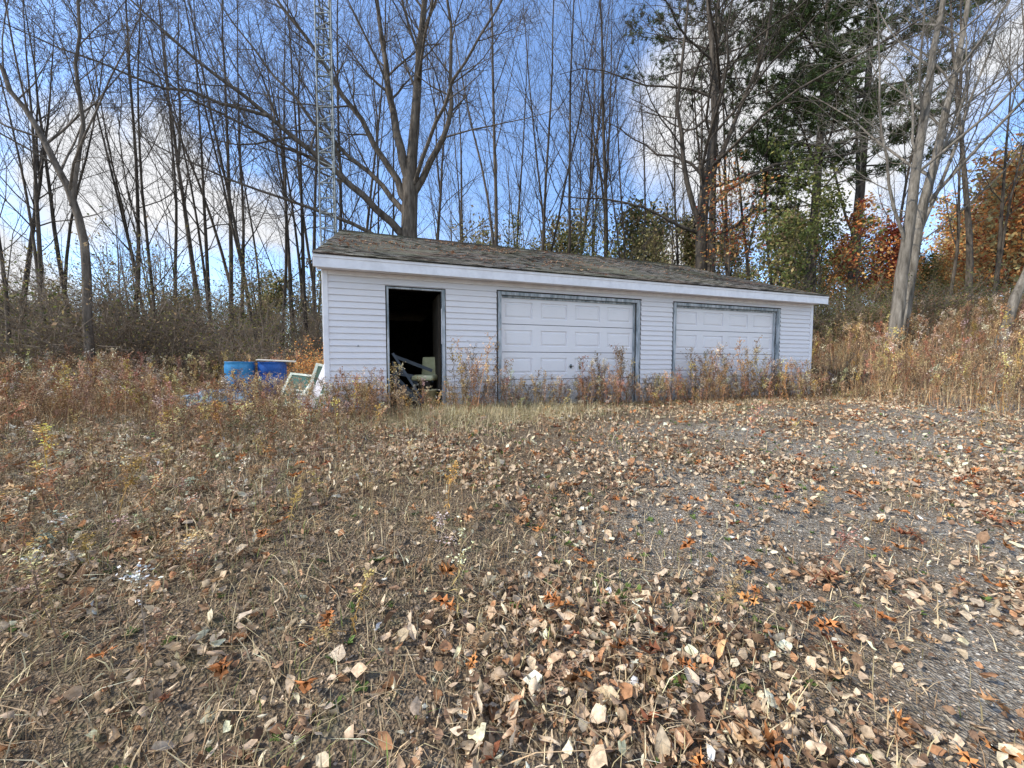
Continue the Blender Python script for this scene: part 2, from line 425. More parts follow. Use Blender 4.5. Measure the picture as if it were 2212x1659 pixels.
hero("maple_tree", limbs, HP, M_barkh, 5, (-4.0, Y, 0))
limbs = [([(-11.9, 11, -.2), (-12.0, 11, 3.3), (-12.4, 11, 5.65), (-13.05, 11, 7.2), (-14, 11, 8.8), (-15, 11, 10.6), (-16, 11, 13)], .12, .02, dict(n=[16, 8, 6])),
         ([(-12.3, 11, 5.2), (-12.1, 11.2, 7.5), (-12.2, 11.3, 10), (-12, 11.3, 13), (-12.2, 11.3, 16)], .06, .015, {})]
hero("leaning_tree", limbs, HP, M_barkh, 8, (-11.9, 11, float(H(-11.9, 11))))
X = 8.8; Y = 18.2
limbs = [([(X, Y, -.3), (X, Y, 4), (X + .05, Y, 8), (X + .4, Y, 11), (X + .3, Y, 14), (X, Y, 18), (X - .2, Y, 23)], .34, .04, dict(n=[26, 9, 7], t0=[.25, .1, .1], ang=[65, 50, 42], w=[.2, .18, .16])),
         ([(X + .05, Y, 6.5), (X - .9, Y - .5, 9), (X - 1.5, Y - .7, 12), (X - 1.3, Y - 1, 16), (X - 1.6, Y - 1, 20)], .14, .02, {}),
         ([(X + .2, Y, 9), (X + 1.3, Y - .5, 12), (X + 2.2, Y - .7, 15), (X + 2.6, Y - 1, 20)], .12, .02, {})]
hero("old_ash_tree", limbs, HP, M_barkh, 21, (X, Y, 0.3))
g = float(H(11.8, 12))
limbs = [([(11.75, 12, g - .3), (12.0, 12, 3.5), (12.2, 12, 6.4), (12.5, 12, 9.3), (12.85, 12, 12.3), (13.1, 12, 17)], .19, .03, dict(n=[13, 8, 6], t0=[.35, .1, .1])),
         ([(12.45, 12.5, g - .3), (13.0, 12.6, 5), (13.7, 12.7, 8.2), (14.3, 12.8, 11.3), (15.2, 13, 17)], .18, .03, dict(n=[14, 8, 6], t0=[.3, .1, .1])),
         ([(12.7, 12.9, g - .1), (13.5, 13.2, 4.5), (15, 13.4, 8.2), (16.2, 13.4, 12.3)], .09, .02, dict(n=[12, 8, 6])),
         ([(12.1, 12, 4.2), (11.3, 11.8, 6.2), (10.7, 11.6, 8.3), (10.5, 11.6, 11)], .05, .015, {})]
hero("birch_tree", limbs, HP, M_barkl, 33, (11.8, 12, g), jit=.02)
g2 = float(H(13.6, 10.5))
limbs = [([(13.4, 10.6, g2 - .2), (13.75, 10.6, 2.6), (14.4, 10.6, 4.5), (15.3, 10.6, 7), (16.2, 10.6, 10), (17, 10.6, 14)], .13, .02, dict(n=[10, 8, 6], t0=[.45, .1, .1]))]
hero("birch_tree", limbs, HP, M_barkl, 35, (13.4, 10.6, g2), jit=.02)

# --- pines
def pine(name, seed, x, y, h, r, zb, spread, nb=60, dens=1.0):
    rng = np.random.default_rng(seed); T = Tree()
    tr = path(rng, np.array([0, 0, -.3]), np.array([rng.normal(0, .02), 0, 1.0]), h, 14, 0.02, 0.05)
    T.add(tr, np.linspace(r, 0.03, 14), 8)
    C = []; Dr = []
    for i in range(nb):
        z = zb + (h - zb) * (i + rng.random()) / nb
        f = z / h * 13; j = min(int(f), 12); p = tr[j] + (tr[j + 1] - tr[j]) * (f - j)
        az = rng.uniform(0, 6.283); prof = (1 - ((z - zb) / (h - zb)) ** 2.2) * (0.55 + 0.45 * min(1, (z - zb) / (0.2 * (h - zb)) + .3))
        L = max(0.7, spread * prof * rng.uniform(.6, 1.25))
        br = path(rng, p, np.array([math.cos(az), math.sin(az), rng.uniform(.0, .35)]), L, 7, 0.07, 0.03)
        T.add(br, np.linspace(max(.02, L * .014), .008, 7), 4)
        ns = int(8 * L / 2) + 3
        for s in range(ns):
            t = rng.uniform(.3, 1); k = min(int(t * 6), 5); q = br[k] + (br[k + 1] - br[k]) * (t * 6 - k)
            tg = nrm(br[k + 1] - br[k]); side = np.array([-tg[1], tg[0], 0]) * rng.choice([-1, 1])
            dd = tg * .6 + side * rng.uniform(.3, 1) + np.array([0, 0, rng.uniform(0, .3)])
            sp = path(rng, q, dd, L * .3 * rng.uniform(.5, 1.2) + .2, 4, .1, .05)
            T.add(sp, np.array([.012, .01, .007, .004]), 3)
            for w in range(int(6 * dens)):
                v = rng.uniform(.2, 1) * 3; kk = min(int(v), 2)
                C.append(sp[kk] + (sp[kk + 1] - sp[kk]) * (v - kk) + rng.normal(0, .06, 3)); Dr.append(nrm(dd) + np.array([0, 0, .5]))
    C = np.array(C); Dr = np.array(Dr); m = 12
    C = np.repeat(C, m, 0); Dr = np.repeat(Dr, m, 0)
    v = rng.normal(size=C.shape) * .75 + Dr * .8; v /= np.linalg.norm(v, axis=1, keepdims=True)
    Ln = rng.uniform(.12, .26, (len(C), 1)); w = np.cross(v, rng.normal(size=C.shape)); w /= np.linalg.norm(w, axis=1, keepdims=True); w *= .017
    V = np.stack([C - w, C + w, C + v * Ln + w * .4, C + v * Ln - w * .4], 1).reshape(-1, 3); F = np.arange(len(C) * 4).reshape(-1, 4)
    shade = rng.uniform(.6, 1.4, (len(C) // m, 1)).repeat(m, 0)
    col = np.array([[0.06, 0.1, 0.035]]) * shade + np.array([[.03, .02, 0]]) * rng.random((len(C), 1))
    return tree_obj(name, T, M_bark, (x, y), leaves=(V, F, np.repeat(col, 4, 0)), lmat=M_needle)
pine("pine_tree", 1, 15.4, 20.2, 24, .26, 6.5, 4.5, 80)
pine("pine_tree", 2, 18.8, 21.5, 26, .28, 9.0, 5.0, 70)
pine("pine_tree", 3, 12.6, 24.5, 27, .28, 15.5, 4.4, 50)

# --- leafy understory
def understory(name, seed, x, y, h, r, cols, per=5, size=.07, spread=.16, n0=14, bare=.12, keep=1.0, s=1.0):
    T = forest_tree(seed, h, r, bare=bare, max=3, n=[n0, 7, 5], lr=[.45, .45, .5], rmin=.004)
    rng = np.random.default_rng(seed + 1)
    return tree_obj(name, T, M_bark, (x, y), leaves=leafy(T, rng, per, spread, size, cols, 2, keep), lmat=M_green)
GR = [(0.1, 0.13, 0.035), (0.15, 0.17, 0.05), (0.2, 0.19, 0.055), (0.08, 0.1, 0.03)]
OL = [(0.24, 0.21, 0.08), (0.2, 0.17, 0.07), (0.3, 0.23, 0.1), (0.24, 0.17, 0.1)]
OR = [(0.72, 0.32, 0.1), (0.64, 0.26, 0.08), (0.74, 0.45, 0.17), (0.5, 0.2, 0.07), (0.55, 0.42, 0.17)]
RD = [(0.36, 0.08, 0.04), (0.28, 0.06, 0.035), (0.42, 0.16, 0.06)]
YL = [(0.56, 0.48, 0.22), (0.46, 0.4, 0.18), (0.34, 0.31, 0.14)]
BR = [(.34, .23, .14), (.25, .17, .1), (.4, .3, .18)]
understory("understory_tree", 41, 11.3, 15.2, 7.0, .07, GR, 4)
understory("understory_tree", 42, 9.8, 14.3, 5.0, .06, GR + OL, 5)
understory("understory_tree", 43, 13.0, 16.5, 6.0, .06, GR, 3)
understory("understory_tree", 44, 14.3, 16.2, 5, .06, RD + OR, 5)
understory("understory_tree", 45, 9.6, 17.2, 7.5, .06, RD + OL + OR, 3, keep=.5)
understory("understory_tree", 46, 4.5, 20.5, 8, .07, GR + YL, 4, keep=.6)
understory("understory_tree", 47, -.2, 22, 8.5, .07, YL + GR, 4, keep=.7)
understory("understory_tree", 48, 16.3, 17, 4, .05, RD, 4)
understory("understory_tree", 49, 7.2, 20.5, 7.5, .06, YL + OL, 3, keep=.6)
understory("understory_tree", 50, -9.5, 14.5, 4.5, .05, GR + OL + BR, 3, size=.04, keep=.6)
understory("understory_tree", 57, 1.8, 22.5, 7.5, .06, YL + OL, 4, keep=.7)
understory("understory_tree", 58, -2.4, 23.5, 8.0, .06, OL + YL, 4, keep=.7)
def shared(seed, cols, h=9, per=6, size=.12, spread=.3, keep=1.0, n0=16):
    o = understory("tmp", seed, 0, 0, h, .1, cols, per, size, spread, n0=n0, keep=keep); me = o.data; bpy.data.objects.remove(o); return me
mOR = [shared(51, OR, per=6), shared(52, OR + YL, per=6)]; mGR = [shared(53, GR + OL, per=4), shared(54, OL + YL + BR, per=4, keep=.6), shared(55, YL + GR + BR, per=4)]
mRD = shared(56, RD + OR, per=4)
hill = empty("autumn_hillside_trees")
for i in range(42):
    d = R2.uniform(22, 48); t = R2.uniform(1.12, 1.75)
    inst(R2.choice(mOR + mOR + mOR + [mRD, mGR[2]]), "foliage_part", t * d, d, R2.uniform(.9, 1.25), R2.uniform(0, 6.28), hill)
for i in range(18):
    d = R2.uniform(24, 42); t = R2.uniform(.72, 1.15)
    inst(R2.choice(mOR + [mRD] + mGR), "foliage_part", t * d, d, R2.uniform(.5, .75), R2.uniform(0, 6.28), hill)
for i in range(80):
    d = R2.uniform(25, 50); t = R2.uniform(-1.6, .8)
    inst(R2.choice(mGR + [mGR[1], mGR[2]]), "foliage_part", t * d, d, R2.uniform(.65, 1.2) * (1 if t > -.5 else .6), R2.uniform(0, 6.28), far)
def shrub_mesh(seed, cols, per, keep, h=2.6, nst=22):
    rng = np.random.default_rng(seed); T = Tree()
    P = dict(FOREST); P.update(max=2, k=[4, 3, 3], n=[8, 6], t0=[.15, .1], ang=[40, 40], lr=[.5, .5], rmin=.004, pn=[5, 4], w=[.2, .2], up=[.03, .0], _base=False)
    for i in range(nst):
        a = rng.uniform(0, 6.28); d = np.array([math.cos(a) * .6, math.sin(a) * .6, 1.0]) * 1
        p = np.array([rng.normal(0, .4), rng.normal(0, .4), -.1])
        grow(T, rng, path(rng, p, d, h * rng.uniform(.45, 1.3), 7, .15, 0), .014, .005, 0, P)
    lv = leafy(T, rng, per, .1, .03, cols, 1, keep)
    o = tree_obj("tmp", T, M_twig, (0, 0), leaves=lv, lmat=M_green)
    me = o.data; bpy.data.objects.remove(o); return me
M_twig = simple("brown_twigs", (.12, .09, .065), (.29, .235, .18), 3, .9, bs=0)
sh = [shrub_mesh(61, GR + OL, 2, .6), shrub_mesh(62, OL + BR, 2, .35), shrub_mesh(63, BR, 2, .25), shrub_mesh(64, GR, 3, .9), shrub_mesh(65, OL + YL, 2, .3), shrub_mesh(66, BR, 1, .15)]
shL = [sh[0], sh[1], sh[2], sh[4], sh[5], sh[1], sh[3], sh[0]]
th = empty("brush_thicket")
c = 0
while c < 185:
    if c < 120: x = R2.uniform(-30, -6); y = R2.uniform(11.5, 24)
    else: x = R2.uniform(-6, 26); y = R2.uniform(13.5, 26)
    if inb(x, y, 1.6) or (x > 0 and y < 14): continue
    s = R2.choice([.6, .8, 1.0, 1.2, 1.5, 1.8]) * R2.uniform(.85, 1.1) if c < 120 else R2.uniform(.6, 1.2)
    if x > 14: s *= .6
    inst(R2.choice(shL), "shrub_part", x, y, s, R2.uniform(0, 6.28), th, tilt=.2); c += 1
for k in range(12):
    x = R2.uniform(8.5, 14); y = R2.uniform(13.2, 16); 
    if not inb(x, y, 1): inst(sh[3], "shrub_part", x, y, R2.uniform(.6, .95), R2.uniform(0, 6.28), th)
me_or = shrub_mesh(71, OR, 5, 1, h=1.5); inst(me_or, "orange_leafed_shrub", -5.1, 9.9, .8, 1.0)
inst(sh[3], "evergreen_shrub", 16.0, 13.0, .6, 1.0); inst(sh[3], "evergreen_shrub", 17.5, 13.8, .65, 2.0)

# ------------------------------------------------------------ garage
G = empty("detached_garage", (P0[0], P0[1], 0), ANG)
EAVE = 2.27
def wallcore(n, a, b, z0, z1): box(n, a, b, 0, .11, z0, z1, M_core, G)
OP = [(.944, 1.809, 2.04), (2.876, 5.79, 2.05), (6.784, 9.79, 2.05)]
prev = 0.0
for i, (a, b, h) in enumerate(OP):
    wallcore("front_wall_%d" % i, prev, a, -.15, 2.4); wallcore("header_%d" % i, a, b, h + .0, 2.4); prev = b
wallcore("front_wall_3", prev, LEN, -.15, 2.4)
def siding(name, x0, x1, z0, z1, parent, y=0.0):
    V = []; F = []; n = int(math.floor(z0 / .1)); 
    z = n * .1
    rng = np.random.default_rng(int(abs(x0) * 100) + 3)
    while z < z1 - 1e-6:
        a = max(z, z0); b = min(z + .1, z1)
        fa = 1 - (a - z) / .1
        ns = max(1, int((x1 - x0) / .5)); xs = np.linspace(x0, x1, ns + 1)
        base = len(V)
        wob = rng.normal(0, .002, ns + 1)
        for j, xx in enumerate(xs):
            V += [(xx, y - .002, a + .0), (xx, y - .004 - .024 * fa + wob[j], a), (xx, y - .010, a + (b - a) * .82), (xx, y - .004, b)]
        for j in range(ns):
            q = base + j * 4
            for k in range(3): F.append([q + k, q + 4 + k, q + 5 + k, q + 1 + k])
        z += .1
    return mk(name, V, [F], M_siding, parent=parent)
T_ = .085
segs = [(.03, OP[0][0] - .05), (OP[0][1] + .07, OP[1][0] - T_), (OP[1][1] + T_ + .02, OP[2][0] - T_), (OP[2][1] + T_ + .02, LEN - .03)]
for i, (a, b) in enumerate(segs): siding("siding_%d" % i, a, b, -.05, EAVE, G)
tops = [(OP[0][0] - .05, OP[0][1] + .07, 2.04 + .05), (OP[1][0] - T_, OP[1][1] + T_ + .02, 2.05 + T_), (OP[2][0] - T_, OP[2][1] + T_ + .02, 2.05 + T_)]
for i, (a, b, z) in enumerate(tops): siding("siding_head_%d" % i, a, b, z, EAVE, G)
for nme, a, b in (("corner_post_left", -.035, .045), ("corner_post_right", LEN - .05, LEN + .035)):
    box(nme, a, b, -.034, .07, -.05, EAVE, M_white, G, .006)
def trims(i, a, b, h, w, w2, yo=-.038):
    box("jamb_trim_l_%d" % i, a - w, a, yo, .10, -.03, h + w, M_trim, G, .004)
    box("jamb_trim_r_%d" % i, b, b + w2, yo, .10, -.03, h + w, M_trim, G, .004)
    box("head_trim_%d" % i, a, b, yo + .003, .10, h, h + w - .003, M_trim, G, .004)
trims(0, *OP[0][:2], 2.04, .03, .055); trims(1, *OP[1][:2], 2.05, .06, .075); trims(2, *OP[2][:2], 2.05, .06, .075)
for i in (1, 2):
    a, b, h = OP[i]
    box("stop_l_%d" % i, a, a + .035, .035, .06, 0, h, M_white, G); box("stop_r_%d" % i, b - .035, b, .035, .06, 0, h, M_trim, G)
    box("stop_t_%d" % i, a + .035, b - .035, .035, .06, h - .035, h, M_trim, G)
def gdoor(name, a, b, h, y=.07):
    V = []; F = []
    def ring(r0, y0, r1, y1):
        b0 = len(V)
        for (r, yy) in ((r0, y0), (r1, y1)):
            x0, x1, z0, z1 = r; V.extend([(x0, yy, z0), (x1, yy, z0), (x1, yy, z1), (x0, yy, z1)])
        for k in range(4):
            n = (k + 1) % 4; F.append([b0 + k, b0 + n, b0 + 4 + n, b0 + 4 + k])
    def ins(r, m): return (r[0] + m, r[1] - m, r[2] + m, r[3] - m)
    rows = 4; cw = (b - a) / 4; rh = h / rows
    for r in range(rows):
        z0 = .01 + r * rh; z1 = (r + 1) * rh - .004
        b0 = len(V); V.extend([(a, y, z1), (b, y, z1), (b, y + .03, z1 + .004), (a, y + .03, z1 + .004)]); F.append([b0, b0 + 1, b0 + 2, b0 + 3])
        b0 = len(V); V.extend([(a, y, z0), (b, y, z0), (b, y + .03, z0 - .004), (a, y + .03, z0 - .004)]); F.append([b0 + 3, b0 + 2, b0 + 1, b0])
        for c in range(4):
            cell = (a + c * cw, a + (c + 1) * cw, z0, z1)
            p = (cell[0] + .085, cell[1] - .085, z0 + .1, z1 - .1)
            p2 = ins(p, .006); p3 = ins(p, .018); p4 = ins(p, .05)
            ring(cell, y, p, y); ring(p, y, p2, y + .024); ring(p2, y + .024, p3, y + .024); ring(p3, y + .024, p4, y + .002)
            q = p4; b0 = len(V); V.extend([(q[0], y + .002, q[2]), (q[1], y + .002, q[2]), (q[1], y + .002, q[3]), (q[0], y + .002, q[3])]); F.append([b0, b0 + 1, b0 + 2, b0 + 3])
    mk(name, V, [F], M_gdoor, parent=G)
    box(name + "_back", a, b, y + .028, y + .04, 0, h, M_dark, G)
    cx = (a + b) / 2 
    box(name + "_handle_plate", cx - .02, cx + .02, y - .008, y - .001, .72, .80, M_metal, G, .003)
    box(name + "_handle_bar", cx - .05, cx + .05, y - .035, y - .02, .755, .77, M_blk, G, .004)
    box(name + "_handle_stem", cx - .007, cx + .007, y - .03, y - .002, .72, .765, M_blk, G)
    box(name + "_lock", cx + .18, cx + .21, y - .014, y - .001, .70, .76, M_blk, G, .004)
    box(name + "_lift", cx + .1, cx + .2, y - .02, y - .001, .12, .14, M_blk, G, .004)
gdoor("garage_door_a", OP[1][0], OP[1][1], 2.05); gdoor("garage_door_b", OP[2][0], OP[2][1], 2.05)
mk("siding_hole", [(.47 + .018 * math.cos(t), -.0295, 1.10 + .012 * math.sin(t)) for t in np.linspace(0, 6.283, 13)[:-1]], [[list(range(12))]], M_blk, parent=G)
box("entry_door_leaf", 1.775, 1.81, .14, .92, .03, 2.02, M_core, G, .004)
box("jamb_white_strip", 1.80, 1.808, -.041, -.01, 1.15, 1.75, M_white, G)  # thin white strip along the middle of the right jamb edge
def gable(name, x, outward):
    V = [(x, 0, -.15), (x, DEP, -.15), (x, DEP, 2.4), (x, DEP / 2, 4.08), (x, 0, 2.4)]
    x2 = x + (.1 if outward < 0 else -.1)
    V += [(x2, a, b) for _, a, b in V]
    o = mk(name, V, [[[0, 4, 3, 2, 1], [5, 6, 7, 8, 9]], [[0, 1, 6, 5], [1, 2, 7, 6], [2, 3, 8, 7], [3, 4, 9, 8], [4, 0, 5, 9]]], M_core, parent=G)
    V = []; F = []; z = -.1
    while z < 4.0:
        def yr(zz):
            if zz <= 2.4: return .06, DEP - .06
            t = (zz - 2.4) / 1.68 * DEP / 2; return t, DEP - t
        a0, b0 = yr(z); a1, b1 = yr(z + .1); q = len(V); s = outward
        V += [(x + s * .024, a0, z), (x + s * .024, b0, z), (x + s * .005, b1, z + .1), (x + s * .005, a1, z + .1), (x + s * .002, a0, z), (x + s * .002, b0, z)]
        F += [[q, q + 1, q + 2, q + 3], [q + 4, q + 5, q + 1, q]]; z += .1
    mk(name + "_siding", V, [F], M_siding, parent=G)
gable("gable_wall_left", 0.0, -1); gable("gable_wall_right", LEN, 1)
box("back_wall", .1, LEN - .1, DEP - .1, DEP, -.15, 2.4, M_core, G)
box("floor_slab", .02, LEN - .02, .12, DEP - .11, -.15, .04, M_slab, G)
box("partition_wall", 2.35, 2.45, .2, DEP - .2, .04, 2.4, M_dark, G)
box("threshold", .944, 1.809, -.03, .118, -.1, .03, M_wood, G)
box("soffit", -.1, LEN + .1, -.285, .0, 2.272, 2.285, M_white, G)
box("fascia", -.115, LEN + .115, -.31, -.287, 2.245, 2.425, M_white, G, .004)
box("fascia_drip_edge", -.118, LEN + .118, -.322, -.311, 2.385, 2.432, M_white, G, .003)
box("frieze", .046, LEN - .051, -.03, -.0255, 2.2, 2.268, M_white, G)
def roof_side(name, sgn):
    ex = -.12; exx = LEN + .12; yE, zE = -.34, 2.44; yR, zR = DEP / 2, 4.19
    if sgn < 0: yE = DEP + .34
    Ls = math.hypot(yR - yE, zR - zE); nr = int(Ls / .14) + 1; ncx = 110
    xs = np.linspace(ex, exx, ncx + 1); rng = np.random.default_rng(4)
    V = []; UV = []; F = []
    ny_ = -(zR - zE) / Ls * (1 if sgn > 0 else -1); nz_ = abs(yR - yE) / Ls
    sag = lambda x, t: -.03 * math.sin(t * 3.1) * (1 + .5 * math.sin(x * 1.3))
    for r in range(nr):
        t0 = r * .14 / Ls; t1 = min(1, (r + 1) * .14 / Ls)
        jx = np.abs(rng.normal(0, .004, ncx + 1)); js = rng.normal(0, .008, ncx + 1)
        b = len(V)
        for j, x in enumerate(xs):
            for (t, off) in ((t0, 0.0), (t0, .010 + jx[j]), (t1, .003)):
                tt = t + (js[j] / Ls if off > .005 else 0)
                V.append((x, yE + (yR - yE) * tt + ny_ * off, zE + (zR - zE) * tt + nz_ * off + sag(x, tt)))
                UV.append((x, t * Ls + (.005 if off > .005 else (-.005 if t == t1 else .004))))
        for j in range(ncx):
            q = b + j * 3
            f = [[q, q + 3, q + 4, q + 1], [q + 1, q + 4, q + 5, q + 2]]
            if sgn < 0: f = [list(reversed(k)) for k in f]
            F += f
    b = len(V); V += [(ex, yE, zE - .012), (exx, yE, zE - .012), (exx, yR, zR - .05), (ex, yR, zR - .05)]; UV += [(0, 0)] * 4; F.append([b + 3, b + 2, b + 1, b])
    o = mk(name, V, [F], M_roof, parent=G)
    uv = o.data.uv_layers.new(name="UV")
    li = np.zeros(len(o.data.loops), dtype=np.int32); o.data.loops.foreach_get("vertex_index", li)
    uv.data.foreach_set("uv", np.array(UV, dtype=np.float32)[li].ravel())
roof_side("roof_front", 1); roof_side("roof_back", -1)
box("ridge_cap", -.12, LEN + .12, DEP / 2 - .09, DEP / 2 + .09, 4.165, 4.2, M_roof, G)
def rake(name, x0, x1):
    for nm, ya, yb in (("f", -.3, DEP / 2), ("b", DEP + .3, DEP / 2)):
        za, zb = 2.43, 4.16
        V = []
        for x in (x0, x1):
            V += [(x, ya, za - .17), (x, yb, zb - .15), (x, yb, zb - .01), (x, ya, za - .01)]
        mk(name + nm, V, [[[0, 1, 2, 3], [7, 6, 5, 4], [0, 4, 5, 1], [1, 5, 6, 2], [2, 6, 7, 3], [3, 7, 4, 0]]], M_white, parent=G)
rake("rake_board_l", -.112, -.09); rake("rake_board_r", LEN + .09, LEN + .112)

# ------------------------------------------------------------ leaves generator
def rot(L, i, j, a):
    c = np.cos(a)[:, None]; s_ = np.sin(a)[:, None]; u = L[:, :, i] * c - L[:, :, j] * s_; v = L[:, :, i] * s_ + L[:, :, j] * c
    L = L.copy(); L[:, :, i] = u; L[:, :, j] = v; return L
def curled(rng, x, y, z, size, cols, jit=.25, flat=.7):
    m = len(x); nu, nvv = 3, 4
    a = np.linspace(-1, 1, nu); b = np.linspace(0, 1, nvv)
    wprof = np.array([.12, .95, .75, .03])
    A, B = np.meshgrid(a, b)
    W = wprof[:, None] * np.ones((1, nu))
    s = size * np.exp(rng.normal(0, .3, (m, 1, 1))); asp = rng.uniform(.25, .45, (m, 1, 1))
    cu = rng.uniform(-.2, 3.4, (m, 1, 1)); cl = rng.uniform(-1.8, 3.0, (m, 1, 1))
    th = A[None] * cu * .8
    lx = np.sin(th) / np.where(np.abs(cu) < .1, .1, cu) / .8 * W[None] * asp * s
    lx = np.where(np.abs(cu) < .1, A[None] * W[None] * asp * s, lx)
    lz = (1 - np.cos(th)) / np.maximum(np.abs(cu), .3) * W[None] * asp * s * 1.2
    ph = (B[None] - .5) * cl
    ly = np.sin(ph) / np.where(np.abs(cl) < .1, .1, cl) * s
    ly = np.where(np.abs(cl) < .1, (B[None] - .5) * s, ly)
    lz = lz + (1 - np.cos(ph)) / np.maximum(np.abs(cl), .3) * s + rng.normal(0, .06, (m, nvv, nu)) * s
    lx = lx + rng.normal(0, .045, (m, nvv, nu)) * s
    L = np.stack([lx, ly, lz], -1).reshape(m, -1, 3)
    yaw = rng.uniform(0, 6.283, m); tx = rng.normal(0, flat, m) + np.where(rng.random(m) < .35, math.pi, 0); ty = rng.normal(0, flat, m)
    L = rot(L, 1, 2, tx); L = rot(L, 0, 2, ty); L = rot(L, 0, 1, yaw)
    L[:, :, 2] -= L[:, :, 2].min(1, keepdims=True)
    L += np.stack([x, y, z], -1)[:, None, :]
    ii = np.arange(m)[:, None, None] * 12 + np.arange(12).reshape(4, 3)[None]
    F = np.stack([ii[:, :-1, :-1], ii[:, :-1, 1:], ii[:, 1:, 1:], ii[:, 1:, :-1]], -1).reshape(-1, 4)
    cols = np.array(cols); c = cols[rng.integers(0, len(cols), m)] * np.exp(rng.normal(0, jit, (m, 1)))
    c = np.repeat(np.clip(c, .01, .85), 12, 0)
    return L.reshape(-1, 3), F, c
LEAFC = [(0.72, 0.56, 0.39), (0.66, 0.5, 0.33), (0.78, 0.63, 0.46), (0.56, 0.39, 0.25), (0.36, 0.22, 0.13), (0.62, 0.46, 0.31), (0.22, 0.135, 0.085), (0.5, 0.26, 0.13), (.68, .54, .36)]
def scatter(rng, n, ymin, ymax, keepf, tmax=1.55):
    y = np.sqrt(rng.uniform(ymin ** 2, ymax ** 2, n))
    x = y * rng.uniform(-tmax, tmax, n)
    k = rng.random(n) < keepf(x, y); x = x[k]; y = y[k]
    u, q = bl(x, y); k = ~((u > -.03) & (u < LEN + .03) & (q > -.03) & (q < DEP)); return x[k], y[k]
rng = np.random.default_rng(3)
def leafdens(x, y):
    g_ = gravel(x, y)
    cl = smooth(-.4, .5, vn(x, y, 1.6, 5.0) + .35 * vn(x, y, 5.0, 2.0))
    mid = smooth(2.8, 4.4, y)
    d = .09 + .62 * cl * (1 - .75 * g_) + .65 * mid * (.35 + .65 * cl)
    return np.clip(d * (1 - .3 * smooth(-.5, -3, x)), 0, 1)
x1, y1 = scatter(rng, 30000, .8, 4.2, leafdens)
x2, y2 = scatter(rng, 78000, 4.0, 11, leafdens)
x3, y3 = scatter(rng, 9000, .9, 2.3, lambda x, y: smooth(-1.1, .2, x - .3 * (y - 1.5)) * smooth(-.2, .5, vn(x, y, 2.0, 2.0) + .3 * vn(x, y, 6, 1)) * smooth(2.3, 1.6, y - .25 * x))
x = np.concatenate([x1, x2, x3]); y = np.concatenate([y1, y2, y3])
x = np.concatenate([x, rng.uniform(-8, 8, 3000)]); y = np.concatenate([y, rng.uniform(-4, .9, 3000)])
V, F, C = curled(rng, x, y, H(x, y) + .002 + rng.random(len(x)) ** 2 * .03, .044, LEAFC)
mk("fallen_leaves", V, [F], M_leafvc, col=C, smooth=True)
x, y = scatter(rng, 50000, .9, 5, lambda x, y: .4 + .5 * smooth(-.6, .4, vn(x, y, 2.5, 3)))
V, F, C = leaf_quads(rng, np.stack([x, y, H(x, y) + .004], -1), .009, [(.4, .29, .19), (.3, .2, .12), (.5, .38, .26), (.2, .13, .08)], .2)
V[:, 2] = (V[:, 2] - np.repeat(H(x, y), 4)) * .5 + np.repeat(H(x, y), 4) + .003
mk("leaf_litter", V, [F], M_weed, col=C)
def oak(rng, x, y, z, size):
    out = [(0, -.5), (.05, -.3), (.2, -.28), (.1, -.12), (.34, -.05), (.13, .05), (.38, .22), (.13, .2), (.22, .4), (.07, .34), (0, .52)]
    half = np.array(out) * [.85, 1]; other = half[1:-1][::-1] * [-1, 1]
    O = np.concatenate([half, other]); n = len(O); m = len(x)
    mid = np.array([[0, -.25], [0, 0], [0, .3]])
    L2 = np.concatenate([O, mid])
    s = size * rng.uniform(.6, 1.25, (m, 1))
    lx = L2[None, :, 0] * s * rng.uniform(.8, 1.2, (m, 1)); ly = L2[None, :, 1] * s
    k1 = rng.uniform(-2, 5.5, (m, 1)) / s * .35; k2 = rng.uniform(-2, 3, (m, 1)) / s * .35
    lz = k1 * lx ** 2 + k2 * ly ** 2 + rng.normal(0, .05, lx.shape) * s
    lz[:, n:] -= .04 * s
    L = np.stack([lx, ly, lz], -1)
    L = rot(L, 1, 2, rng.normal(0, .3, m)); L = rot(L, 0, 2, rng.normal(0, .35, m)); L = rot(L, 0, 1, rng.uniform(0, 6.28, m))
    L[:, :, 2] -= L[:, :, 2].min(1, keepdims=True) - .005
    L += np.stack([x, y, z], -1)[:, None, :]
    Fl = []
    for i in range(n):
        j = (i + 1) % n; yy = (O[i, 1] + O[j, 1]) / 2; c = n + (0 if yy < -.15 else (1 if yy < .15 else 2)); Fl.append([i, j, c])
    Fl += [[3, n, n + 1], [n + 1, n, 17], [7, n + 1, n + 2], [n + 2, n + 1, 13]]
    Fl = np.array(Fl); F = (np.arange(m)[:, None, None] * (n + 3) + Fl[None]).reshape(-1, 3)
    cols = np.array([(.66, .29, .1), (.58, .23, .08), (.5, .28, .14), (.6, .38, .2), (.32, .12, .06)])
    c = cols[rng.integers(0, 5, m)] * np.exp(rng.normal(0, .2, (m, 1)))
    return L.reshape(-1, 3), F, np.repeat(np.clip(c, 0, .8), n + 3, 0)
x1, y1 = scatter(rng, 330, .9, 3.4, lambda x, y: .35 + .4 * smooth(-1, 1, x)); x2, y2 = scatter(rng, 1300, 3.4, 9.5, lambda x, y: .3 + .4 * smooth(-1, 2, x))
x = np.concatenate([x1, x2]); y = np.concatenate([y1, y2])
V, F, C = oak(rng, x, y, H(x, y) + .03, .12)
mk("fallen_oak_leaves", V, [F], M_leafvc, col=C, smooth=True)
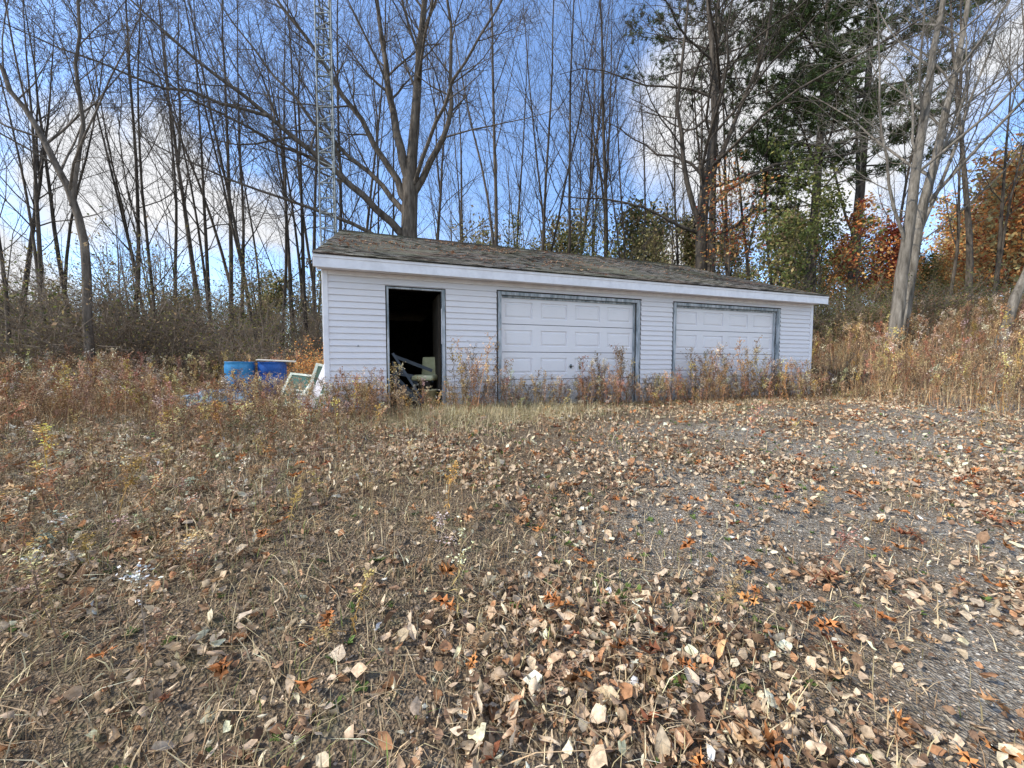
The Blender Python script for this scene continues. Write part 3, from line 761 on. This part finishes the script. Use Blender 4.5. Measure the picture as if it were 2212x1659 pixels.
n = 3200; u = rng.uniform(0, LEN, n); t = rng.beta(2.2, 1.6, n); k = rng.random(n) < .12 + .88 * smooth(-.1, .5, vn(u, t * 4, 1.2, 3)) * smooth(9, 4, u); u = u[k]; t = t[k]
V, F, C = curled(rng, u, -.34 + 4.54 * t, 2.44 + 1.75 * t + .01, .045, [(.36, .2, .12), (.3, .15, .09), (.42, .28, .17)], flat=.3)
mk("roof_leaf_litter", V, [F], M_leafvc, col=C, smooth=True, parent=G)

# ------------------------------------------------------------ gravel stones
x, y = scatter(rng, 55000, 1.0, 5.5, lambda x, y: gravel(x, y) * (.4 + .6 * smooth(-.4, .4, vn(x, y, 2.2, 7))))
m = len(x); O = np.array([(1, 0, 0), (0, 1, 0), (-1, 0, 0), (0, -1, 0), (0, 0, 1), (0, 0, -1)], float)
s = .0042 * np.exp(rng.normal(0, .4, (m, 1, 1)))
V = O[None] * s * rng.uniform(.6, 1.4, (m, 6, 3)); V[:, :, 2] *= .7
V += np.stack([x, y, H(x, y) + .002], -1)[:, None, :]
OF = np.array([[0, 1, 4], [1, 2, 4], [2, 3, 4], [3, 0, 4], [1, 0, 5], [2, 1, 5], [3, 2, 5], [0, 3, 5]])
C = np.repeat(np.clip(np.array([[.38, .345, .29]]) * np.exp(rng.normal(0, .35, (m, 1))), .03, .6), 6, 0)
mk("gravel", V, [(np.arange(m)[:, None, None] * 6 + OF[None]).reshape(-1, 3)], M_stone, col=C)

# ------------------------------------------------------------ grass
def blades(rng, x, y, hgt, wid, cols, lean=.6, jit=.3):
    m = len(x); z = H(x, y); h = hgt * rng.uniform(.4, 1.3, m); a = rng.uniform(0, 6.283, m); l = h * np.abs(rng.normal(0, lean, m))
    b = a + math.pi / 2 + rng.normal(0, .5, m); w = wid * rng.uniform(.6, 1.4, m)
    dx, dy = np.cos(a), np.sin(a); wx, wy = np.cos(b) * w, np.sin(b) * w
    r = []
    for t, ww in ((0, 1), (.55, .8), (1, .12)):
        cx = x + dx * l * t ** 1.8; cy = y + dy * l * t ** 1.8; cz = z + h * (t - .35 * t * t * np.minimum(l / h, 1.3)) - .005
        r += [np.stack([cx - wx * ww, cy - wy * ww, cz], -1), np.stack([cx + wx * ww, cy + wy * ww, cz], -1)]
    V = np.stack(r, 1).reshape(-1, 3); i = np.arange(m)[:, None] * 6
    F = np.concatenate([i + [[0, 1, 3, 2]], i + [[2, 3, 5, 4]]])
    cols = np.array(cols); c = cols[rng.integers(0, len(cols), m)] * np.exp(rng.normal(0, jit, (m, 1)))
    return V, F, np.repeat(np.clip(c, .01, .8), 6, 0)
DRY = [(.44, .33, .19), (.56, .45, .28), (.33, .23, .13), (.24, .155, .085), (.4, .33, .18)]
GRS = [(.15, .19, .05), (.2, .23, .07), (.12, .15, .045), (.28, .28, .1)]
def gdens(x, y):
    u, q = bl(x, y)
    wallband = smooth(-1.7, -.3, q + .4 * vn(x, y, 1.6, 2)) * (q < .2)
    left = smooth(-.2, -3.2, x + .25 * (y - 3))
    return np.clip((1 - gravel(x, y)) * (.2 + .35 * smooth(-.2, .6, vn(x, y, 1.3, 9))) + .6 * wallband + .6 * left, .02, 1)
x, y = scatter(rng, 140000, 1.0, 11, gdens)
a = blades(rng, x, y, .12, .0022, DRY, 1.0)
x, y = scatter(rng, 40000, .9, 3.5, gdens); b = blades(rng, x, y, .08, .0016, DRY, 1.2)
x, y = scatter(rng, 70000, 1.0, 10, lambda x, y: gdens(x, y) * smooth(.1, .6, vn(x, y, 1.9, 4)))
c_ = blades(rng, x, y, .08, .0024, GRS, .7)
n = 8000; u = rng.normal(2.4, 1.0, n); q = -np.abs(rng.normal(.8, .5, n)) - .05
d_ = blades(rng, P0[0] + u * D[0] + q * N[0], P0[1] + u * D[1] + q * N[1], .22, .0022, [(.56, .47, .3), (.46, .37, .22), (.34, .3, .15)], 1.4)
off = 0; Vs = []; Fs = []; Cs = []
for V, F, C in (a, b, c_, d_): Vs.append(V); Fs.append(F + off); Cs.append(C); off += len(V)
mk("grass", np.concatenate(Vs), [np.concatenate(Fs)], M_weed, col=np.concatenate(Cs))
def field(x, y):
    u, q = bl(x, y)
    lim = -4.5 - 2.6 * smooth(5.6, 7.2, y) + 4.0 * smooth(9.6, 10.4, y)
    L = smooth(0, -1.2, x - lim + .4 * vn(x, y, .8)) * smooth(3.2, 5.0, y + .6 * vn(x, y, .7, 2))
    Rr = ((u > LEN + .2) | (q > -.6)) * (x > 2) * smooth(6.6, 8.2, y + .25 * (x - 9) + .3 * vn(x, y, .9, 1)) * smooth(6.8, 8.5, x)
    return np.clip(np.maximum(L * (.35 + .65 * smooth(-.6, .4, vn(x, y, 1.0, 3))), Rr), 0, 1)
WC = [(.36, .25, .14), (.27, .17, .09), (.45, .33, .18), (.21, .135, .075), (.5, .39, .22), (.36, .2, .1)]
x, y = scatter(rng, 100000, 3.4, 22, field, tmax=1.6)
V, F, C = blades(rng, x, y, .42, .004, WC, .5)
mk("tall_dry_grass", V, [F], M_weed, col=C)

# ------------------------------------------------------------ weeds
def weed_variant(seed, h=1.0):
    rng = np.random.default_rng(seed); T = Tree(); st = path(rng, np.array([0, 0, 0.]), np.array([rng.normal(0, .08), rng.normal(0, .08), 1]), h, 6, .06, -.02)
    T.add(st, np.linspace(.0045, .002, 6), 3)
    sp = []
    for i in range(int(rng.integers(8, 15))):
        t = rng.uniform(.5, 1) * 5; k = min(int(t), 4); p = st[k] + (st[k + 1] - st[k]) * (t - k); a = rng.uniform(0, 6.28)
        br = path(rng, p, np.array([math.cos(a) * .5, math.sin(a) * .5, .9]), rng.uniform(.06, .2) * h, 4, .12, -.06)
        T.add(br, np.array([.0022, .0018, .0015, .0012]), 3)
        for q in range(8): sp.append(br[rng.integers(1, 4)] + rng.normal(0, .012, 3))
    for q in range(14): sp.append(st[-1] - np.array([0, 0, rng.uniform(0, .15)]) + rng.normal(0, .013, 3))
    V, F = T.mesh(); nst = len(V)
    F = np.concatenate([F[:, [0, 1, 2]], F[:, [0, 2, 3]]])
    C = [np.tile([[.23, .14, .085]], (nst, 1))]
    sp = np.array(sp); LV, LF, _ = leaf_quads(rng, sp, .014, [(1, 1, 1)])
    cc = np.array([(.42, .29, .17), (.54, .45, .33), (.28, .17, .09), (.42, .3, .14)])[seed % 4]
    F = np.concatenate([F, LF[:, [0, 1, 2]] + len(V), LF[:, [0, 2, 3]] + len(V)]); V = np.concatenate([V, LV]); C.append(np.repeat(cc[None] * rng.uniform(.6, 1.3, (len(sp), 1)), 4, 0))
    lf = []
    for i in range(16):
        t = rng.uniform(.06, .95) * 5; k = min(int(t), 4); p = st[k] + (st[k + 1] - st[k]) * (t - k); a = rng.uniform(0, 6.28); d = np.array([math.cos(a), math.sin(a), rng.uniform(-1.3, .3)]); l = rng.uniform(.03, .085)
        w = np.array([-d[1], d[0], 0]) * .007; lf += [p, p + d * l * .5 + w, p + d * l + np.array([0, 0, -.02]), p + d * l * .5 - w]
    lf = np.array(lf); LF = np.arange(len(lf)).reshape(-1, 4)
    F = np.concatenate([F, LF[:, [0, 1, 2]] + len(V), LF[:, [0, 2, 3]] + len(V)]); V = np.concatenate([V, lf]); C.append(np.tile([[.24, .15, .08]], (len(lf), 1)))
    return V, F, np.concatenate(C)
WV = [weed_variant(200 + i) for i in range(12)]
def place_weeds(name, rng, x, y, h, wmul=1.0):
    m = len(x); vi = rng.integers(0, len(WV), m); z = H(x, y); Vs = []; Fs = []; Cs = []; off = 0
    for v in range(len(WV)):
        s = vi == v
        if not s.any(): continue
        V, F, C = WV[v]; k = s.sum(); a = rng.uniform(0, 6.283, k)[:, None]; hh = h[s][:, None]
        X_ = (V[None, :, 0] * np.cos(a) - V[None, :, 1] * np.sin(a)); Y_ = (V[None, :, 0] * np.sin(a) + V[None, :, 1] * np.cos(a)); Z_ = V[None, :, 2] * hh
        wd = (.5 + .5 * hh) * wmul; lx = rng.normal(0, .13, (k, 1)); ly = rng.normal(0, .13, (k, 1))
        P = np.stack([X_ * wd + lx * Z_ + x[s][:, None], Y_ * wd + ly * Z_ + y[s][:, None], Z_ + z[s][:, None] - .01], -1).reshape(-1, 3)
        tn = np.exp(rng.normal(0, .33, (k, 1, 1))) * (1 + rng.normal(0, .08, (k, 1, 3)))
        yel = (rng.random((k, 1, 1)) < .08) * np.array([[[.5, .5, -.2]]])
        red = (rng.random((k, 1, 1)) < .14) * np.array([[[.25, -.1, -.15]]])
        Cc = np.clip(C[None] * tn * (1 + yel + red), .01, .8).reshape(-1, 3)
        Fs.append((np.arange(k)[:, None, None] * len(V) + F[None] + off).reshape(-1, 3)); Vs.append(P); Cs.append(Cc); off += len(P)
    return mk(name, np.concatenate(Vs), [np.concatenate(Fs)], M_weed, col=np.concatenate(Cs))
x, y = scatter(rng, 8000, 3.4, 17, field, tmax=1.6)
place_weeds("goldenrod_weeds", rng, x, y, rng.uniform(.4, 1.15, len(x)) * (.7 + .3 * smooth(5, 8, y)))
n = 700; u = rng.uniform(-.2, 11.3, n); q = -np.abs(rng.normal(0, .42, n)) - .08
hh = rng.uniform(.18, .62, n)
cl = np.array([(2.3, 1.25), (2.15, 1.0), (4.5, .85), (4.7, .9), (4.95, 1.0), (5.2, 1.05), (7.2, .9), (7.4, 1.1), (7.6, 1.0), (8.1, 1.2), (8.55, 1.0), (8.8, .9), (10.2, .9), (.75, .8), (.5, .7), (.2, .6), (2.7, .85), (9.4, .8), (9.7, .9), (3.5, .7), (7.0, .85), (10.6, .8), (6.3, .65)])
for cu_, ch in cl:
    k = 10; u = np.append(u, cu_ + rng.normal(0, .14, k)); q = np.append(q, -rng.uniform(.15, .75, k)); hh = np.append(hh, ch * rng.uniform(.55, 1.12, k))
keep = ~((u > .95) & (u < 1.85) & (rng.random(len(u)) < .6)); u = u[keep]; q = q[keep]; hh = hh[keep]
x = P0[0] + u * D[0] + q * N[0]; y = P0[1] + u * D[1] + q * N[1]
place_weeds("facade_weeds", rng, x, y, hh, 1.0)
x, y = scatter(rng, 6500, 1.3, 9, lambda x, y: .85 * smooth(.4, -3.0, x + .1 * y) * smooth(-.7, .4, vn(x, y, 1.4, 1)) + .02, tmax=1.5)
place_weeds("low_dead_weeds", rng, x, y, rng.uniform(.1, .45, len(x)) * (.9 + .6 * smooth(2, 6, y)))
x, y = scatter(rng, 4200, .9, 7, lambda x, y: .15 + .8 * smooth(0.1, .6, vn(x, y, 1.5, 8)) * (1 - .7 * gravel(x, y)))
m = len(x); k = 8; a = rng.uniform(0, 6.283, (m, k)); l = rng.uniform(.012, .045, (m, k)); el = rng.uniform(.1, .9, (m, k))
d = np.stack([np.cos(a) * np.cos(el), np.sin(a) * np.cos(el), np.sin(el)], -1); w = np.stack([-np.sin(a), np.cos(a), 0 * a], -1) * .3
P = np.stack([x, y, H(x, y)], -1)[:, None, :]; L3 = l[..., None]
V = np.stack([P + 0 * d, P + d * L3 * .6 + w * L3, P + d * L3 - [0, 0, .004], P + d * L3 * .6 - w * L3], 2).reshape(-1, 3)
C = np.repeat(np.repeat(np.array([[.13, .19, .05]]) * np.exp(rng.normal(0, .3, (m, 1))), k, 0), 4, 0)
mk("ground_cover_weeds", V, [np.arange(len(V)).reshape(-1, 4)], M_green, col=C)

# ------------------------------------------------------------ antenna mast
def rodset(name, rods, mat, parent=None, k=6, loc=(0, 0, 0)):
    T = Tree()
    for a, b, r in rods: T.add(np.array([a, b], float), np.array([r, r]), k)
    V, F = T.mesh(); o = mk(name, V, [F], mat, parent=parent, smooth=True); o.location = loc; return o
mx, my = -5.02, 10.85; w = .42; hgt = 17
c3 = [(-w / 2, -w * .29), (w / 2, -w * .29), (0, w * .58)]
rods = [((*c3[i], -.2), (*c3[i], hgt), .021) for i in range(3)]
z = 0.1; s = 0
while z < hgt - .4:
    for i in range(3):
        j = (i + 1) % 3; a, b = (i, j) if s % 2 == 0 else (j, i)
        rods.append(((*c3[a], z), (*c3[b], z + .2), .015))
        rods.append(((*c3[a], z), (*c3[b], z), .015))
    z += .4; s += 1
rodset("antenna_tower", rods, M_metal, loc=(mx, my, float(H(mx, my))))

# ------------------------------------------------------------ yard clutter
def lathe(name, prof, mat, n=32, parent=None):
    V = []; F = []
    for r, z in prof:
        for i in range(n): V.append((r * math.cos(6.28318 * i / n), r * math.sin(6.28318 * i / n), z))
    for j in range(len(prof) - 1):
        for i in range(n): F.append([j * n + i, j * n + (i + 1) % n, (j + 1) * n + (i + 1) % n, (j + 1) * n + i])
    return mk(name, V, [F], mat, smooth=True, parent=parent)
M_blue = simple("blue_plastic", (0.02, 0.16, 0.38), (0.06, 0.27, 0.52), 4, 0.45, bs=.05)
M_blue2 = simple("dark_blue_plastic", (0.012, 0.06, 0.26), (0.02, 0.1, 0.36), 4, 0.45, bs=.05)
bp = [(0, .0), (.26, 0), (.285, .02), (.29, .1), (.29, .26), (.28, .28), (.28, .30), (.29, .32), (.29, .56), (.28, .58), (.28, .6), (.29, .62), (.29, .8), (.275, .86), (.285, .87), (.285, .89), (.26, .89), (.25, .86), (0, .86)]
for (bx, by, mm) in ((-6.15, 8.7, M_blue), (-5.57, 8.95, M_blue2)):
    e = empty("plastic_barrel", (bx, by, float(H(bx, by)) - .02)); lathe("drum_body", bp, mm, parent=e)
    for a in (.6, 3.7): 
        o = lathe("bung_cap", [(0, .885), (.03, .885), (.035, .88), (.035, .86)], M_white, 12, parent=e); o.location = (.16 * math.cos(a), .16 * math.sin(a), 0)
o = box("plywood_lid", -.36, .42, -.24, .26, 0, .025, simple("pale_board", (.45, .43, .38), (.6, .58, .5), 6), None, .005)
o.location = (-5.5, 8.95, float(H(-5.5, 8.95)) + .885); o.rotation_euler = (.03, .05, .5)
M_glass, nt, b_, _ = newmat("dirty_glass"); b_.inputs['Base Color'].default_value = (.07, .13, .09, 1); b_.inputs['Roughness'].default_value = .15; b_.inputs['Specular IOR Level'].default_value = .6
M_pale = simple("pale_green_frame", (.45, .5, .42), (.7, .72, .64), 9)
def window(name, w, h, loc, rt, rails=1):
    e = empty(name, loc); e.rotation_euler = rt; f = .05
    box("frame_left", 0, f, -.02, .02, 0, h, M_pale, e, .003); box("frame_right", w - f, w, -.02, .02, 0, h, M_pale, e, .003)
    box("frame_bottom", f, w - f, -.019, .019, 0, f, M_pale, e); box("frame_top", f, w - f, -.019, .019, h - f, h, M_pale, e)
    for r in range(rails):
        z = h * (r + 1) / (rails + 1); box("rail_%d" % r, f, w - f, -.017, .017, z - .02, z + .02, M_pale, e)
    box("pane", f, w - f, -.004, .004, f, h - f, M_glass, e); return e
g0 = float(H(-4.1, 7.4))
window("storm_window", 1.0, .85, (-4.5, 7.25, g0 + .0), (-.75, .12, .15), 1)
window("storm_window", .8, .75, (-4.0, 6.95, g0 + .0), (-.95, -.05, -.1), 0)
window("storm_window", .6, .9, (-3.95, 7.2, g0 + .0), (-.35, .25, .3), 1)
o = box("white_board", 0, .12, -.012, .012, 0, 1.0, M_white, None, .003); o.location = (-3.45, 6.3, g0 - .05); o.rotation_euler = (-.35, .3, .2)
e = empty("white_bin", (-3.5, 6.6, g0)); e.rotation_euler = (0, .05, .3)
box("base", -.2, .2, -.14, .14, .0, .02, M_white, e)
for nme, a in (("side_a", (-.21, -.19, -.15, .15)), ("side_b", (.19, .21, -.15, .15)), ("side_c", (-.19, .19, -.15, -.13)), ("side_d", (-.19, .19, .13, .15))): box(nme, a[0], a[1], a[2], a[3], .0, .26, M_white, e, .003)
box("lid", -.225, .225, -.165, .165, .26, .285, M_pale, e, .008)
M_tarp = simple("blue_gray_tarp", (.1, .17, .24), (.24, .33, .4), 7, .55)
nu, nv_ = 60, 30; rng = np.random.default_rng(9)
uu, vv = np.meshgrid(np.linspace(0, 2 * math.pi, nu, endpoint=False), np.linspace(.02, math.pi / 2 + .15, nv_))
rad = 1 + .10 * np.sin(uu * 5 + 3 * vv) + .05 * np.sin(uu * 9 - 5 * vv) + .06 * np.sin(uu * 3 + 9 * vv)
V = np.stack([.55 * rad * np.sin(vv) * np.cos(uu), .3 * rad * np.sin(vv) * np.sin(uu), .24 * rad * np.cos(vv)], -1)
ii = np.arange(nu * nv_).reshape(nv_, nu); jj = np.roll(ii, -1, 1)
F = np.stack([ii[:-1], ii[1:], jj[1:], jj[:-1]], -1).reshape(-1, 4)
o = mk("tarp_bundle", V, [F], M_tarp, smooth=True); o.location = (-5.6, 7.3, float(H(-5.6, 7.3)) + .08); o.rotation_euler = (0, .05, .3)

def gl(u, q, z=0.04): return (P0[0] + u * D[0] + q * N[0], P0[1] + u * D[1] + q * N[1], z)
M_seat = simple("faded_vinyl_seat", (.45, .45, .27), (.6, .6, .4), 6, .6, bs=.1)
e = empty("mower_seat", gl(1.6, .45)); e.rotation_euler = (0, 0, ANG - .5)
b = box("seat_back", -.2, .2, .12, .2, .55, .93, M_seat, e, .06); b.rotation_euler = (-.15, 0, 0); b.modifiers[0].segments = 6
b = box("seat_cushion", -.21, .21, -.25, .15, .47, .57, M_seat, e, .045); b.modifiers[0].segments = 5
box("pedestal", -.12, .12, -.15, .1, .1, .47, M_blk, e, .02); box("foot", -.25, .25, -.25, .2, 0, .1, M_blk, e, .02)
M_buck = simple("cream_bucket", (.42, .38, .22), (.58, .52, .34), 6, .5)
e = empty("plastic_bucket", gl(1.62, .2)); lathe("pail", [(0, 0), (.1, 0), (.13, .3), (.138, .3), (.138, .32), (.12, .32), (.095, .03), (0, .03)], M_buck, 24, e)
e = empty("leaning_planks", gl(1.0, .35)); e.rotation_euler = (0, 0, ANG)
for i, (x0, y0, z0, l, ry, wd) in enumerate([(.02, .05, .75, .85, 2.25, .03), (.0, -.06, .6, .8, 2.4, .025), (.05, .12, .9, .7, 1.95, .03), (-.02, -.12, .5, .7, 2.3, .03), (.1, .2, .02, .8, -.1, .025), (.02, -.02, .62, .7, 1.8, .03), (.0, -.2, .95, 1.0, 2.6, .02)]):
    b = box("plank_%d" % i, -wd, wd, -.012, .012, 0, l, M_wood, e, .002); b.location = (x0, y0, z0); b.rotation_euler = (0, ry, 0)

# ------------------------------------------------------------ light
S = Vector((-0.95, -0.33, 0)).normalized(); EL = math.radians(41)
S = Vector((S.x * math.cos(EL), S.y * math.cos(EL), math.sin(EL)))
sun = bpy.data.lights.new("sun", 'SUN'); sun.energy = 5.0; sun.angle = math.radians(.5); sun.color = (1, .93, .82)
so = bpy.data.objects.new("sun", sun); link(so); so.rotation_euler = S.to_track_quat('Z', 'Y').to_euler()
w = bpy.data.worlds.new("World"); sc.world = w; w.use_nodes = True; nt = w.node_tree; nt.nodes.clear()
out = nt.nodes.new('ShaderNodeOutputWorld'); bg = nt.nodes.new('ShaderNodeBackground'); nt.links.new(bg.outputs[0], out.inputs[0])
bg.inputs[1].default_value = .15
sky = nt.nodes.new('ShaderNodeTexSky'); sky.sky_type = 'NISHITA'; sky.sun_disc = False; sky.sun_elevation = EL
sky.sun_rotation = math.atan2(S.x, S.y) % (2 * math.pi); sky.air_density = 1.0; sky.dust_density = .6; sky.ozone_density = 1.0
skc = mixc(nt, 1.0, sky.outputs[0], (1.75, 1.95, 2.25), 'MULTIPLY')
tc = nt.nodes.new('ShaderNodeTexCoord'); gen = tc.outputs['Generated']
n = noise(nt, 4.0, 7, .6, gen)
v1 = nt.nodes.new('ShaderNodeVectorMath'); v1.operation = 'SUBTRACT'; nt.links.new(n.outputs['Color'], v1.inputs[0]); v1.inputs[1].default_value = (.5, .5, .5)
v2 = nt.nodes.new('ShaderNodeVectorMath'); v2.operation = 'MULTIPLY_ADD'; nt.links.new(v1.outputs[0], v2.inputs[0]); v2.inputs[1].default_value = (.34, .34, .34); nt.links.new(gen, v2.inputs[2])
blobs = [((.455, .765, .50), .22), ((.56, .72, .38), .18), ((-.60, .72, .31), .12), ((-.70, .66, .30), .11), ((-.517, .787, .30), .11), ((-.80, .58, .12), .11),
         ((.69, .55, .468), .08), ((.40, .88, .25), .09), ((0, -.75, .6), .5), ((.7, -.5, .4), .3)]
cur = None
for c, r in blobs:
    dn = nt.nodes.new('ShaderNodeVectorMath'); dn.operation = 'DISTANCE'; nt.links.new(v2.outputs[0], dn.inputs[0]); dn.inputs[1].default_value = c
    mr = nt.nodes.new('ShaderNodeMapRange'); mr.interpolation_type = 'SMOOTHSTEP'; mr.inputs[1].default_value = r * 1.25; mr.inputs[2].default_value = r * .6
    nt.links.new(dn.outputs['Value'], mr.inputs[0])
    if cur is None: cur = mr.outputs[0]
    else:
        mx_ = nt.nodes.new('ShaderNodeMath'); mx_.operation = 'MAXIMUM'; nt.links.new(cur, mx_.inputs[0]); nt.links.new(mr.outputs[0], mx_.inputs[1]); cur = mx_.outputs[0]
wn = noise(nt, 2.2, 6, .6, coords(nt, 'Generated', (1, 1, 2.5)), .6); wr = ramp(nt, wn.outputs['Fac'], [(.56, 0), (.82, .35)])
mx_ = nt.nodes.new('ShaderNodeMath'); mx_.operation = 'MAXIMUM'; nt.links.new(cur, mx_.inputs[0]); nt.links.new(wr.outputs[0], mx_.inputs[1])
cc = ramp(nt, n.outputs['Fac'], [(.35, (5.6, 5.8, 6.2)), (.6, (6.9, 6.9, 7.0))])
col = mixc(nt, mx_.outputs[0], skc, cc.outputs[0])
nt.links.new(col, bg.inputs[0])

# ------------------------------------------------------------ camera
cam = bpy.data.cameras.new("camera"); cam.sensor_width = 36; cam.lens = 13.52; cam.clip_end = 3000; cam.clip_start = .05
co = bpy.data.objects.new("camera", cam); link(co); co.location = (0, 0, .82); co.rotation_euler = (math.radians(90 - 3.1), 0, 0)
sc.camera = co
